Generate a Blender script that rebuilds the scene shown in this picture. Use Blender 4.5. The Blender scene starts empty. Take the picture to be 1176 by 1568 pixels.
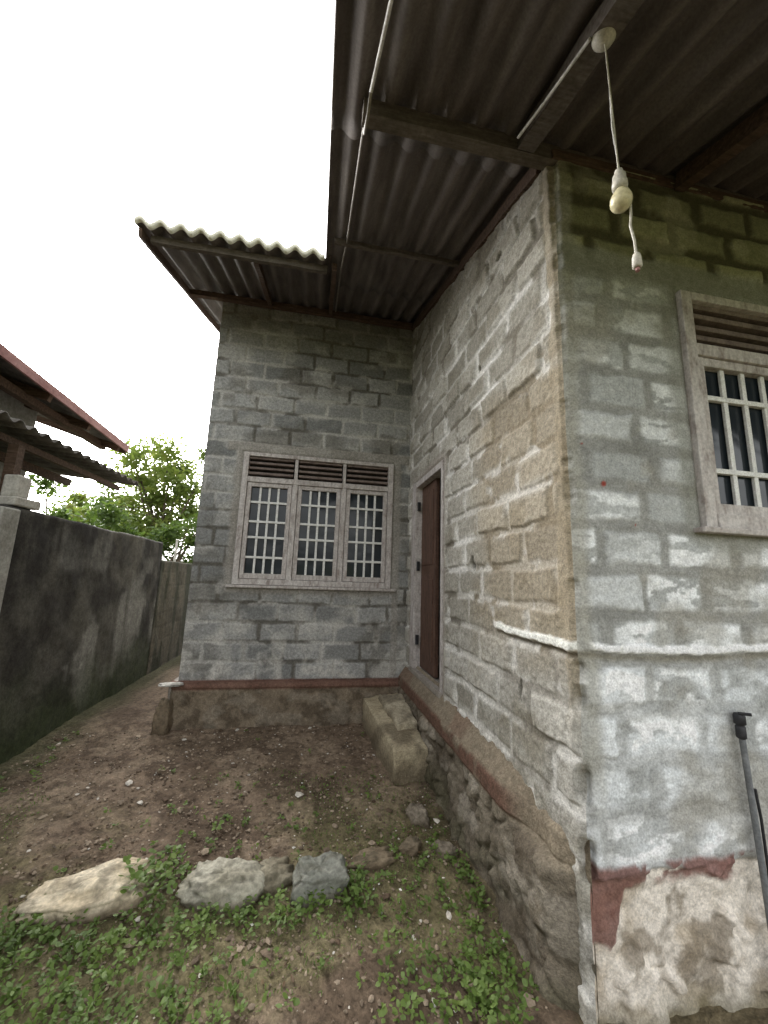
import bpy, math, random
import numpy as np
from mathutils import Vector, Matrix
random.seed(7); rng=np.random.default_rng(7)
scene=bpy.context.scene
COL=scene.collection
scene.view_settings.view_transform='Standard'
try: scene.view_settings.look='None'
except Exception: pass
scene.view_settings.exposure=0

# ------------------------------------------------------------ helpers
def L(r,g,b):
    f=lambda c:(c/255/12.92) if c/255<=0.04045 else ((c/255+0.055)/1.055)**2.4
    return np.array([f(r),f(g),f(b)])
TAB=rng.random((8,256,256))
def vnoise(x,y,seed=0):
    T=TAB[seed%8]; x=np.asarray(x)+seed*17.3; y=np.asarray(y)+seed*9.1
    xi=np.floor(x).astype(int); yi=np.floor(y).astype(int)
    fx=x-xi; fy=y-yi; fx=fx*fx*(3-2*fx); fy=fy*fy*(3-2*fy)
    a=T[xi&255,yi&255]; b=T[(xi+1)&255,yi&255]; c=T[xi&255,(yi+1)&255]; d=T[(xi+1)&255,(yi+1)&255]
    return (a*(1-fx)+b*fx)*(1-fy)+(c*(1-fx)+d*fx)*fy
def fbm(x,y,o=4,seed=0,g=0.5):
    s=0;a=1;t=0
    for i in range(o):
        s=s+a*vnoise(x*2**i,y*2**i,seed+i); t+=a; a*=g
    return s/t
def sst(a,b,x):
    t=np.clip((x-a)/(b-a),0,1); return t*t*(3-2*t)
def worley(x,y,seed=0):
    xi=np.floor(x).astype(int); yi=np.floor(y).astype(int)
    d1=np.full(x.shape,9.0); d2=d1.copy(); idv=np.zeros(x.shape)
    for i in (-1,0,1):
        for j in (-1,0,1):
            cx=xi+i; cy=yi+j
            px=cx+TAB[seed%8][cx&255,cy&255]; py=cy+TAB[(seed+1)%8][cx&255,cy&255]
            d=np.hypot(x-px,y-py); r=TAB[(seed+2)%8][cx&255,cy&255]
            m=d<d1
            d2=np.where(m,d1,np.minimum(d2,d)); idv=np.where(m,r,idv); d1=np.where(m,d,d1)
    return d1,d2,idv
def mesh_np(name,V,Q,mat,col=None,parent=None,smooth=True):
    V=np.asarray(V,dtype=np.float32).reshape(-1,3); Q=np.asarray(Q,dtype=np.int32)
    k=Q.shape[1]; M=len(Q)
    me=bpy.data.meshes.new(name)
    me.vertices.add(len(V)); me.vertices.foreach_set('co',V.ravel())
    me.loops.add(k*M); me.loops.foreach_set('vertex_index',Q.ravel())
    me.polygons.add(M); me.polygons.foreach_set('loop_start',np.arange(M,dtype=np.int32)*k)
    try: me.polygons.foreach_set('loop_total',np.full(M,k,dtype=np.int32))
    except Exception: pass
    me.update(calc_edges=True)
    me.polygons.foreach_set('use_smooth',np.full(M,smooth,dtype=bool))
    if col is not None:
        c=np.asarray(col,dtype=np.float32).reshape(-1,3)
        at=me.color_attributes.new(name='Col',type='FLOAT_COLOR',domain='POINT')
        at.data.foreach_set('color',np.hstack([c,np.ones((len(c),1),np.float32)]).ravel())
    me.validate(); me.materials.append(mat)
    ob=bpy.data.objects.new(name,me); COL.objects.link(ob)
    if parent: ob.parent=parent
    return ob
def grid_quads(n,m,keep=None):
    idx=np.arange(n*m).reshape(n,m)
    q=np.stack([idx[:-1,:-1],idx[1:,:-1],idx[1:,1:],idx[:-1,1:]],-1)
    return q[keep] if keep is not None else q.reshape(-1,4)
def empty(name):
    e=bpy.data.objects.new(name,None); COL.objects.link(e); return e
def boxes(name,lst,mat,parent=None,bevel=0.003,jit=0.0):
    """lst of (x0,x1,y0,y1,z0,z1)"""
    V=[];F=[]
    for b in lst:
        x0,x1,y0,y1,z0,z1=b; o=len(V)
        for x in (x0,x1):
            for y in (y0,y1):
                for z in (z0,z1):
                    V.append((x+random.uniform(-jit,jit),y+random.uniform(-jit,jit),z+random.uniform(-jit,jit)))
        F+=[[o+i for i in f] for f in ((0,1,3,2),(4,6,7,5),(0,4,5,1),(2,3,7,6),(0,2,6,4),(1,5,7,3))]
    me=bpy.data.meshes.new(name); me.from_pydata(V,[],F); me.update(); me.materials.append(mat)
    ob=bpy.data.objects.new(name,me); COL.objects.link(ob)
    if parent: ob.parent=parent
    if bevel:
        md=ob.modifiers.new('b','BEVEL'); md.width=bevel; md.segments=2
    return ob
def beam(name,p0,p1,w,h,mat,parent=None,bevel=0.004,seg=10,wob=0.003):
    p0=Vector(p0);p1=Vector(p1); d=(p1-p0); t=d.normalized()
    side=t.cross(Vector((0,0,1)))
    side=side.normalized() if side.length>1e-4 else Vector((1,0,0)); up=side.cross(t).normalized()
    V=[];F=[]
    for i in range(seg+1):
        c=p0+d*i/seg+side*random.uniform(-wob,wob)+up*random.uniform(-wob,wob)
        for a,b in ((-1,-1),(1,-1),(1,1),(-1,1)): V.append(c+side*a*w/2+up*b*h/2)
    for i in range(seg):
        o=4*i
        for k in range(4): F.append([o+k,o+(k+1)%4,o+4+(k+1)%4,o+4+k])
    F.append([3,2,1,0]); o=4*seg; F.append([o,o+1,o+2,o+3])
    me=bpy.data.meshes.new(name); me.from_pydata(V,[],F); me.update(); me.materials.append(mat)
    ob=bpy.data.objects.new(name,me); COL.objects.link(ob)
    if parent: ob.parent=parent
    return ob
def tube(name,pts,r,mat,parent=None,seg=10):
    cu=bpy.data.curves.new(name,'CURVE'); cu.dimensions='3D'; cu.bevel_depth=1.0; cu.bevel_resolution=3; cu.use_fill_caps=True
    sp=cu.splines.new('POLY'); sp.points.add(len(pts)-1)
    for i,p in enumerate(pts):
        sp.points[i].co=(*p,1); sp.points[i].radius=r[i] if isinstance(r,(list,tuple)) else r
    cu.materials.append(mat)
    ob=bpy.data.objects.new(name,cu); COL.objects.link(ob)
    if parent: ob.parent=parent
    return ob
def lathe(name,prof,loc,mat,parent=None,seg=24):
    V=[];F=[]
    for r,z in prof:
        for k in range(seg):
            a=2*math.pi*k/seg; V.append((loc[0]+r*math.cos(a),loc[1]+r*math.sin(a),loc[2]+z))
    for i in range(len(prof)-1):
        for k in range(seg): F.append([i*seg+k,i*seg+(k+1)%seg,(i+1)*seg+(k+1)%seg,(i+1)*seg+k])
    F.append(list(range(seg))[::-1]); F.append([ (len(prof)-1)*seg+k for k in range(seg)])
    me=bpy.data.meshes.new(name); me.from_pydata(V,[],F); me.update()
    for p in me.polygons: p.use_smooth=len(p.vertices)==4
    me.materials.append(mat)
    ob=bpy.data.objects.new(name,me); COL.objects.link(ob)
    if parent: ob.parent=parent
    return ob

# ------------------------------------------------------------ materials
def newmat(name):
    m=bpy.data.materials.new(name); m.use_nodes=True
    nt=m.node_tree; return m,nt,nt.nodes['Principled BSDF']
def coords(nt,scale=(1,1,1)):
    tc=nt.nodes.new('ShaderNodeTexCoord'); mp=nt.nodes.new('ShaderNodeMapping'); mp.inputs['Scale'].default_value=scale
    nt.links.new(tc.outputs['Object'],mp.inputs['Vector']); return mp.outputs['Vector']
def noise(nt,vec,scale,detail=6,rough=0.6):
    n=nt.nodes.new('ShaderNodeTexNoise'); n.inputs['Scale'].default_value=scale; n.inputs['Detail'].default_value=detail; n.inputs['Roughness'].default_value=rough
    nt.links.new(vec,n.inputs['Vector']); return n.outputs['Fac']
def ramp(nt,fac,stops):
    r=nt.nodes.new('ShaderNodeValToRGB'); e=r.color_ramp.elements
    while len(e)<len(stops): e.new(0.5)
    for i,(p,c) in enumerate(stops):
        e[i].position=p; e[i].color=(*c,1) if len(c)==3 else c
    nt.links.new(fac,r.inputs['Fac']); return r.outputs['Color']
def mixc(nt,a,b,fac,mode='MIX'):
    m=nt.nodes.new('ShaderNodeMix'); m.data_type='RGBA'; m.blend_type=mode
    for s,v in ((m.inputs[6],a),(m.inputs[7],b),(m.inputs[0],fac)):
        if isinstance(v,bpy.types.NodeSocket): nt.links.new(v,s)
        elif isinstance(v,(int,float)): s.default_value=v
        else: s.default_value=(*v,1)
    return m.outputs[2]
def bump(nt,bs,fac,strength,dist=0.01):
    b=nt.nodes.new('ShaderNodeBump'); b.inputs['Strength'].default_value=strength; b.inputs['Distance'].default_value=dist
    nt.links.new(fac,b.inputs['Height']); nt.links.new(b.outputs['Normal'],bs.inputs['Normal'])
def mat_vcol(name,rough=0.92,fs=60,bs_=0.5,dist=0.006,lo=0.62,hi=1.3):
    m,nt,bs=newmat(name); v=coords(nt)
    at=nt.nodes.new('ShaderNodeAttribute'); at.attribute_name='Col'
    n=noise(nt,v,fs,6,0.7); n2=noise(nt,v,fs*3.2,3,0.6)
    c=mixc(nt,at.outputs['Color'],ramp(nt,n,[(0.3,(lo,)*3),(0.7,(hi,)*3)]),1.0,'MULTIPLY')
    c=mixc(nt,c,ramp(nt,n2,[(0.32,(0.76,)*3),(0.68,(1.2,)*3)]),1.0,'MULTIPLY')
    nt.links.new(c,bs.inputs['Base Color']); bs.inputs['Roughness'].default_value=rough
    bs.inputs['Specular IOR Level'].default_value=0.25
    bump(nt,bs,mixc(nt,n,n2,0.4),bs_,dist); return m
def mat_noise(name,stops,scale=8,rough=0.85,b=0.3,stretch=(1,1,1),dist=0.004,spec=0.3,detail=6):
    m,nt,bs=newmat(name); v=coords(nt,stretch); n=noise(nt,v,scale,detail,0.65)
    c=ramp(nt,n,stops); v2=coords(nt); n2=noise(nt,v2,scale*7,4,0.6)
    c=mixc(nt,c,ramp(nt,n2,[(0.3,(0.75,)*3),(0.7,(1.2,)*3)]),1.0,'MULTIPLY')
    nt.links.new(c,bs.inputs['Base Color']); bs.inputs['Roughness'].default_value=rough; bs.inputs['Specular IOR Level'].default_value=spec
    bump(nt,bs,mixc(nt,n,n2,0.4),b,dist); return m
M_wall=mat_vcol('rough_block',fs=45,bs_=0.8,dist=0.010)
M_wallp=mat_vcol('whitewashed_block',fs=38,bs_=0.6,dist=0.007,lo=0.76,hi=1.18)
M_found=mat_vcol('rubble',fs=35,bs_=0.9,dist=0.012)
M_ground=mat_vcol('dirt',rough=0.97,fs=24,bs_=1.0,dist=0.018,lo=0.5,hi=1.4)
M_bound=mat_vcol('mossy_concrete',fs=20,bs_=0.5,dist=0.006,lo=0.6,hi=1.35)
M_stone=mat_vcol('stone',fs=18,bs_=0.6,dist=0.008,lo=0.65,hi=1.25)
def mat_roof(name,c0,c1,c2):
    m,nt,bs=newmat(name)
    v=coords(nt,(3.0,0.5,1)); n=noise(nt,v,3,6,0.65)
    c=ramp(nt,n,[(0.3,c0),(0.52,c1),(0.75,c2)])
    n2=noise(nt,coords(nt,(14,1.2,4)),1.0,4,0.55)
    c=mixc(nt,c,ramp(nt,n2,[(0.35,(0.78,)*3),(0.65,(1.15,)*3)]),1.0,'MULTIPLY')
    n3=noise(nt,coords(nt),90,4,0.6)
    c=mixc(nt,c,ramp(nt,n3,[(0.35,(0.85,)*3),(0.65,(1.12,)*3)]),1.0,'MULTIPLY')
    nt.links.new(c,bs.inputs['Base Color']); bs.inputs['Roughness'].default_value=0.8; bs.inputs['Specular IOR Level'].default_value=0.3
    bump(nt,bs,n3,0.25,0.003); return m
M_roof=mat_roof('old_fibre_cement',(0.10,0.083,0.073),(0.15,0.128,0.114),(0.21,0.185,0.167))
M_roofn=mat_noise('neighbor_sheet',[(0.3,(0.08,0.07,0.06)),(0.7,(0.2,0.185,0.165))],6)
M_edge=mat_noise('cement_edge_glow',[(0.3,(0.70,0.68,0.56)),(0.7,(0.84,0.82,0.7))],12)  # light glowing through the sheet edge, painted as a pale cream colour
M_wood=mat_noise('dark_wood',[(0.3,(0.045,0.028,0.018)),(0.55,(0.10,0.062,0.042)),(0.8,(0.17,0.125,0.09))],7,0.8,0.5,(1,8,8))
M_woody=mat_noise('dark_wood_purlin',[(0.3,(0.075,0.06,0.048)),(0.55,(0.125,0.105,0.087)),(0.8,(0.19,0.16,0.135))],7,0.8,0.5,(1,8,8))
M_frame=mat_noise('weathered_paint_frame',[(0.32,(0.29,0.245,0.22)),(0.48,(0.48,0.44,0.415)),(0.7,(0.62,0.59,0.56))],9,0.75,0.4,(3,3,1))
M_white=mat_noise('white_painted_grille',[(0.3,(0.62,0.61,0.58)),(0.6,(0.82,0.82,0.79))],25,0.6,0.2)
M_louv=mat_noise('brown_louvre',[(0.3,(0.12,0.09,0.078)),(0.7,(0.26,0.205,0.18))],14,0.7,0.3)
M_door=mat_noise('red_brown_door',[(0.3,(0.06,0.032,0.022)),(0.7,(0.15,0.085,0.06))],6,0.6,0.3,(4,4,1))
M_dark=mat_noise('dark_interior',[(0.3,(0.02,0.02,0.02)),(0.7,(0.05,0.045,0.04))],3)
M_plain=mat_noise('plain_block_wall',[(0.3,(0.2,0.19,0.17)),(0.7,(0.36,0.35,0.32))],5,0.95,0.4)
M_pvc=mat_noise('white_conduit',[(0.3,(0.42,0.4,0.36)),(0.6,(0.75,0.73,0.69))],10,0.5,0.1)
M_grime=mat_noise('grimy_conduit',[(0.3,(0.15,0.13,0.11)),(0.7,(0.32,0.29,0.25))],10,0.6,0.1)
M_black=mat_noise('black_plastic',[(0.3,(0.015,0.015,0.015)),(0.7,(0.04,0.04,0.045))],10,0.5,0.1)
M_pipe=mat_noise('grey_pipe',[(0.3,(0.12,0.125,0.13)),(0.7,(0.22,0.23,0.235))],14,0.6,0.15)
M_fascia=mat_noise('faded_red_fascia',[(0.3,(0.22,0.09,0.08)),(0.7,(0.42,0.24,0.22))],6,0.7,0.2)
M_bulb=mat_noise('frosted_bulb',[(0.3,(0.56,0.50,0.30)),(0.7,(0.66,0.60,0.38))],8,0.25,0.0)
M_cer=mat_noise('cream_ceramic',[(0.3,(0.42,0.39,0.32)),(0.7,(0.58,0.55,0.47))],20,0.4,0.05)
m,nt,bs=newmat('window_glass'); M_glass=m
bs.inputs['Base Color'].default_value=(0.02,0.026,0.032,1); bs.inputs['Roughness'].default_value=0.12; bs.inputs['Specular IOR Level'].default_value=0.3
nn=noise(nt,coords(nt),5,2,0.5); bump(nt,bs,nn,0.25,0.02)
def mat_leaf(name,stops,sc=3,tr=0.45):
    m,nt,bs=newmat(name); n=noise(nt,coords(nt),sc,3,0.7); c=ramp(nt,n,stops)
    nt.links.new(c,bs.inputs['Base Color']); bs.inputs['Roughness'].default_value=0.6
    t=nt.nodes.new('ShaderNodeBsdfTranslucent'); nt.links.new(mixc(nt,c,(1.0,1.0,0.7),1.0,'MULTIPLY'),t.inputs['Color'])
    mx=nt.nodes.new('ShaderNodeMixShader'); mx.inputs[0].default_value=tr
    nt.links.new(bs.outputs[0],mx.inputs[1]); nt.links.new(t.outputs[0],mx.inputs[2])
    nt.links.new(mx.outputs[0],nt.nodes['Material Output'].inputs['Surface']); return m
M_leaf=mat_leaf('tree_leaves',[(0.3,(0.09,0.13,0.03)),(0.5,(0.20,0.27,0.07)),(0.66,(0.34,0.37,0.12)),(0.78,(0.42,0.27,0.12))],1.3,0.5)
M_leaf2=mat_leaf('shrub_leaves',[(0.3,(0.05,0.09,0.02)),(0.55,(0.12,0.19,0.05)),(0.8,(0.25,0.31,0.10))],1.6,0.5)
M_weed=mat_leaf('weed_leaves',[(0.3,(0.08,0.13,0.025)),(0.55,(0.15,0.23,0.05)),(0.8,(0.26,0.33,0.09))],6,0.35)
M_dead=mat_leaf('dead_leaves',[(0.3,(0.05,0.03,0.015)),(0.55,(0.13,0.08,0.04)),(0.8,(0.25,0.18,0.1))],6,0.1)
M_bark=mat_noise('bark',[(0.3,(0.08,0.06,0.045)),(0.7,(0.2,0.16,0.12))],9,0.9,0.6,(3,3,1))

# ------------------------------------------------------------ house
house=empty('block_house')
XS=1.03; YN=1.39; YF=4.05; XL=-1.13; SL=0.33
def roofz(y): return 1.70+SL*y
def topz(y): return 1.615+SL*y

def blockpattern(s,z,h=0.182,Lb=0.38,seed=0,mw=0.012):
    zz=z+0.014*(fbm(s*1.7,z*1.3,3,seed)-0.5)*2
    ss=s+0.014*(fbm(s*2.1,z*3.3,3,seed+3)-0.5)*2
    row=np.floor(zz/h).astype(int); fz=zz-row*h
    off=(row&1)*Lb/2+TAB[seed%8][row&255,3]*0.14
    colf=(ss+off)/Lb; ci=np.floor(colf).astype(int)
    j0=(TAB[(seed+1)%8][ci&255,row&255]-0.5)*0.16; j1=(TAB[(seed+1)%8][(ci+1)&255,row&255]-0.5)*0.16
    fs=colf-ci
    left=j0; right=1+j1
    inL=fs<left; inR=fs>right
    ci=np.where(inL,ci-1,np.where(inR,ci+1,ci))
    dl=np.abs(fs-left)*Lb; dr=np.abs(right-fs)*Lb
    d=np.minimum(np.minimum(dl,dr),np.minimum(fz,h-fz))
    rid=TAB[(seed+2)%8][(ci*7)&255,(row*13)&255]; rid2=TAB[(seed+3)%8][(ci*5)&255,(row*11)&255]
    w=mw*(0.4+1.5*fbm(s*5,z*5,3,seed+4))
    dd=d+0.010*(fbm(s*16,z*16,4,seed+5)-0.5)*2
    prof=sst(w*0.5,w*1.6,dd)
    return prof,rid,rid2,d
def lerp(a,b,t): 
    t=np.asarray(t)[...,None]; return a*(1-t)+b*t
def build_wall(name,axis,const,n_sign,s0,s1,z0,z1,res,openings,topfn,shade,mat,corner=None):
    def ticks(a,b,ex):
        t=np.arange(a,b+res*0.5,res); t[-1]=b
        for e in ex:
            if a<e<b: t[np.argmin(abs(t-e))]=e
        return np.unique(t)
    S1=ticks(s0,s1,[o[i] for o in openings for i in (0,1)]); Z1=ticks(z0,z1,[o[i] for o in openings for i in (2,3)])
    s,z=np.meshgrid(S1,Z1,indexing='ij')
    disp,col=shade(s,z)
    for o in openings:
        dx=np.maximum(np.maximum(o[0]-s,s-o[1]),0); dz=np.maximum(np.maximum(o[2]-z,z-o[3]),0)
        disp=disp*sst(0,0.03,np.hypot(dx,dz))
    off=np.zeros(s.shape)
    if corner is not None:
        e=np.abs(s-corner); disp=disp*sst(0,0.02,e)
        cn=(-0.004-0.045*sst(0.42,0.8,fbm(z*7,z*0+2.2,5,3)))
        off=cn*np.exp(-(e/0.022)**2)
    tz=topfn(s); zc=np.minimum(z,tz)
    P=np.zeros(s.shape+(3,))
    if axis=='x':
        P[...,0]=s-off; P[...,1]=const+n_sign*(disp)-off; P[...,2]=zc
    else:
        P[...,1]=s-off; P[...,0]=const+n_sign*disp-off; P[...,2]=zc
    sc=(s[:-1,:-1]+s[1:,1:])/2; zz=(z[:-1,:-1]+z[1:,1:])/2
    keep=z[:-1,:-1]<np.maximum(tz[:-1,:-1],tz[1:,:-1])
    for o in openings: keep&=~((sc>o[0])&(sc<o[1])&(zz>o[2])&(zz<o[3]))
    return mesh_np(name,P,grid_quads(*s.shape,keep),mat,np.clip(col*1.08,0,0.85),house)

OPF=(-0.75,0.83,-0.09,1.26)
OPD=(2.93,3.86,-0.83,1.0)
OPN=(1.67,3.0,0.27,1.43)
def bandmask(s,z,o,w,seed):
    dx=np.maximum(np.maximum(o[0]-s,s-o[1]),0); dz=np.maximum(np.maximum(o[2]-z,z-o[3]),0)
    return 1-sst(w*0.6,w*1.3,np.hypot(dx,dz)+0.05*(fbm(s*9,z*9,4,seed)-0.5))

def shade_far(s,z):
    prof,r,r2,d=blockpattern(s,z+1.0,0.182,0.37,1,0.013)
    rough=fbm(s*30,z*30,4,2)-0.5
    smear=sst(0.42,0.62,fbm(s*2.6,z*2.6,4,5))
    disp=0.010*prof*(0.4+0.9*r)+0.008*rough*prof+0.004*(fbm(s*9,z*9,3,1)-0.5)
    disp+=(1-prof)*0.005*smear
    c=lerp(L(120,121,119),L(160,160,157),r)
    c=lerp(c,L(176,174,168),0.6*sst(0.5,0.72,fbm(s*5,z*7,5,4)))
    c=lerp(c,L(98,94,84),0.55*sst(0.52,0.72,fbm(s*3+5,z*3,5,6)))
    mort=lerp(L(92,88,80),L(176,174,168),smear)
    c=lerp(c,mort,(1-prof)*0.85)
    wm=sst(0.55,0.64,fbm(s*4+2,z*5,5,7))*np.exp(-(d/0.03)**2); c=lerp(c,L(200,198,192),0.5*wm)
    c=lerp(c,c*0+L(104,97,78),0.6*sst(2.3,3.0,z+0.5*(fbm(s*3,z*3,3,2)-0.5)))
    c=lerp(c,L(200,197,189),0.6*sst(0.1,-0.9,z)*sst(0.47,0.68,fbm(s*7+3,z*7,5,3)))
    b=bandmask(s,z,OPF,0.085,2); b=np.maximum(b,sst(1.26,1.28,z)*sst(1.38,1.36,z+0.02*(fbm(s*4,z*4,2,1)-.5))*sst(-0.95,-0.9,s))
    b=np.maximum(b,sst(0.84,0.86,s)*sst(0.93,0.91,s)*(z<1.3)*0.8)
    disp=lerp(disp[...,None],(0.010+0.003*(fbm(s*12,z*12,3,1)))[...,None],b)[...,0]
    c=lerp(c,lerp(L(132,127,118),L(166,162,155),fbm(s*6,z*6,4,2)),b*0.9)
    c=lerp(c,L(118,86,76),sst(-0.965,-0.985,z+0.012*(fbm(s*8,z*8,3,2)-.5)))
    return disp,c
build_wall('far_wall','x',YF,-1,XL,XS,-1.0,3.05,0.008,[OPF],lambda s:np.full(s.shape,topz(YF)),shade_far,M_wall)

def shade_side(s,z):
    prof,r,r2,d=blockpattern(s,z+1.0,0.182,0.36,3,0.016)
    rough=fbm(s*26,z*26,5,2,0.6)-0.5
    fill=sst(0.4,0.62,fbm(s*2.2,z*2.2,4,7))
    disp=0.020*prof*(0.35+0.9*r)+0.017*rough*prof+0.006*(fbm(s*8,z*8,3,1)-0.5)+(1-prof)*(0.007*fill+0.005*rough)
    c=lerp(L(146,142,131),L(176,172,161),r)
    c=lerp(c,L(124,118,103),0.55*sst(0.5,0.7,fbm(s*4+5,z*4,5,6)))
    mort=lerp(L(112,106,94),L(192,189,181),sst(0.40,0.60,fbm(s*3,z*3,5,2)))
    c=lerp(c,mort,(1-prof)*0.85)
    wm=sst(0.50,0.60,fbm(s*2.6+9,z*4,5,1)+0.3*(fbm(s*16,z*16,3,4)-.5))*np.exp(-(d/0.032)**2)
    c=lerp(c,L(222,220,214),0.8*wm)
    bz=sst(2.5,1.95,s+0.5*(fbm(s*2,z*2,4,3)-.5))*sst(1.35,0.75,z+0.5*(fbm(s*2,z*2,3,5)-.5))*sst(-0.6,-0.1,z+0.3*(fbm(s*3,z*2,3,6)-.5))
    c=lerp(c,lerp(L(142,126,100),L(168,152,124),r),0.48*bz*(1-0.5*wm))
    c=lerp(c,L(184,182,176),0.4*sst(-0.1,-0.6,z)*sst(0.4,0.6,fbm(s*5,z*5,4,2)))
    e=s-YN
    ps=sst(0.075,0.05,e+0.12*(fbm(s*5,z*3.5,5,4)-.5))*sst(-0.6,-0.3,z)
    disp=disp*(1-ps)+ps*(0.010+0.006*rough)
    c=lerp(c,lerp(L(136,122,98),L(168,158,138),fbm(s*8,z*6,4,3)),ps*0.7)
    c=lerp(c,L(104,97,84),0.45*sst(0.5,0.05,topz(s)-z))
    b=bandmask(s,z,OPD,0.07,5); disp=disp*(1-b)+0.011*b
    c=lerp(c,lerp(L(146,137,126),L(180,174,165),fbm(s*6,z*6,4,2)),b*0.85)
    lz_=-0.23+0.05*(fbm(s*5,s*0+4,4,2)-.5)+0.02*(fbm(s*18,s*0+1,3,5)-.5)+0.02*(s-1.39)
    ll=sst(0.016,0.009,np.abs(z-lz_)-0.010*fbm(s*25,z*25,3,1))*sst(2.1,2.0,s)*sst(0.14,0.24,fbm(s*9,s*0,3,6))
    c=lerp(c,L(238,236,228),0.95*ll); disp=disp*(1-ll)+0.022*ll
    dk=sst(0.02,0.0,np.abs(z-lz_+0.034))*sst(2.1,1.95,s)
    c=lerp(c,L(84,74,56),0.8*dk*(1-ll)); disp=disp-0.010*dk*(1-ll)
    for (hy,hz,ry,rz_) in ((1.9,1.98,0.028,0.022),(1.80,-0.50,0.012,0.05),(2.35,0.12,0.03,0.045),(2.2,1.4,0.02,0.012)):
        q=np.hypot((s-hy)/ry,(z-hz)/rz_)+0.5*(fbm(s*40,z*40,3,2)-.5); hm=sst(1.2,0.8,q); disp=disp-0.03*hm; c=lerp(c,L(70,62,50),hm*0.7)
    return disp,c*0.97
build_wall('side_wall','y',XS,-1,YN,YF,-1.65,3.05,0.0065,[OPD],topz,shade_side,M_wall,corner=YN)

def shade_near(s,z):
    prof,r,r2,d=blockpattern(s+0.13,z+1.0,0.178,0.34,5,0.024)
    rough=fbm(s*24,z*24,5,2,0.6)-0.5
    up=sst(1.45,1.62,z+0.12*(fbm(s*3,z*3,3,4)-.5))
    trow=fbm(s*18,z*50,4,2)-.5
    flush=1-up
    disp=prof*(0.015*(0.4+0.7*r)+0.008*rough)+(1-prof)*flush*(0.007+0.008*trow)+0.014*(fbm(s*7,z*7,4,1)-0.5)*flush
    mortc=lerp(L(124,124,119),L(160,160,156),fbm(s*7,z*7,4,4))
    c=lerp(L(162,164,162),L(192,194,193),r)
    ww=sst(0.45,0.51,fbm(s*9+3,z*22,5,1))*sst(0.3,0.6,r2+0.4*fbm(s*3,z*3,2,2))
    low=sst(1.3,-0.5,z)
    c=lerp(c,L(236,238,238),ww*(0.6+0.35*low))
    c=lerp(c,L(226,230,232),0.7*sst(0.1,-0.45,z)*sst(0.35,0.6,fbm(s*8,z*18,4,3)))
    c=lerp(c,mortc,(1-prof)*(0.95-0.4*sst(-0.2,-0.5,z)))
    c=lerp(c,L(150,146,135),0.6*sst(0.52,0.66,fbm(s*3+7,z*3,5,5)))
    c=lerp(c,L(150,150,134),0.25*sst(0.9,1.4,z))
    cu=lerp(L(112,111,86),L(146,144,116),r); cu=lerp(cu,L(72,68,50),(1-prof)*0.9); cu=lerp(cu,L(172,168,146),0.4*sst(0.55,0.7,fbm(s*5,z*5,4,2)))
    c=lerp(c,cu,up)
    e=s-XS
    ec=sst(0.10,0.05,e+0.14*(fbm(s*5,z*3,5,5)-.5))*sst(-0.9,-0.6,z)
    c=lerp(c,lerp(L(140,137,124),L(172,170,160),fbm(s*9,z*7,4,3)),0.7*ec*sst(2.0,1.8,z)); disp=disp*(1-0.5*ec)
    b=bandmask(s,z,OPN,0.10,3); 
    lin=sst(1.40,1.44,z+0.02*(fbm(s*4,z*4,2,1)-.5))*sst(1.60,1.57,z+0.02*(fbm(s*5,z*4,2,3)-.5))
    b=np.maximum(b*0.9,lin)
    disp=disp*(1-b)+0.008*b
    c=lerp(c,lerp(L(116,116,104),L(150,150,142),fbm(s*6,z*6,4,2)),b*0.8)
    lz_=-0.236+0.035*(fbm(s*6,s*0+4,4,2)-.5)+0.012*(fbm(s*22,s*0+1,3,5)-.5)
    ll=sst(0.014,0.007,np.abs(z-lz_)-0.009*fbm(s*25,z*25,3,1))*sst(0.12,0.22,fbm(s*9,s*0+2,3,6))*sst(1.07,1.11,s)
    c=lerp(c,L(250,250,245),0.97*ll); disp=disp*(1-ll)+0.018*ll
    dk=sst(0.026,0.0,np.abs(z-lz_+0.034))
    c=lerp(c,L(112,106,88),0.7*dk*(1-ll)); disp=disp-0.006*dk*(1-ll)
    n=fbm(s*5,z*5,5,6); n2=fbm(s*11,z*9,5,2)
    nearc=sst(1.18,1.10,s+0.05*(n-.5))
    zb_=-1.045-0.17*nearc
    red=sst(-0.965,-0.985,z+0.05*(n2-.5))*sst(zb_-0.02,zb_+0.015,z+0.10*(n2-.5))
    red=red*np.maximum(sst(0.45,0.51,n2+0.05),nearc*sst(0.34,0.42,n2))
    cr=sst(-1.0,-1.03,z+0.05*(n2-.5))
    cream=lerp(L(178,166,148),L(218,210,198),sst(0.3,0.6,fbm(s*7,z*10,5,3)))
    cream=lerp(cream,L(116,104,86),0.7*sst(0.58,0.7,fbm(s*9+4,z*9,5,1)))
    c=lerp(c,cream,cr); disp=disp*(1-cr)+cr*(0.024*(sst(0.45,0.5,n)-0.6)+0.04*(fbm(s*9,z*9,5,4)-.5)+0.016*rough)
    c=lerp(c,lerp(L(102,64,56),L(138,96,86),n),red*0.88); disp=disp+0.006*red
    gr=sst(-1.35,-1.5,z); c=lerp(c,L(96,90,62),gr*0.8)
    for (bx,bz,rr) in ((1.19,0.43,0.011),(1.10,0.60,0.005),(1.33,0.26,0.005)):
        c=lerp(c,L(150,70,60),sst(1.2,0.7,np.hypot(s-bx,z-bz)/rr+1.2*(n2-.5)))
    return disp,c
build_wall('front_wall','x',YN,-1,XS,3.3,-1.65,2.08,0.0065,[OPN],lambda s:np.full(s.shape,topz(YN)),shade_near,M_wallp,corner=XS)

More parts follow.
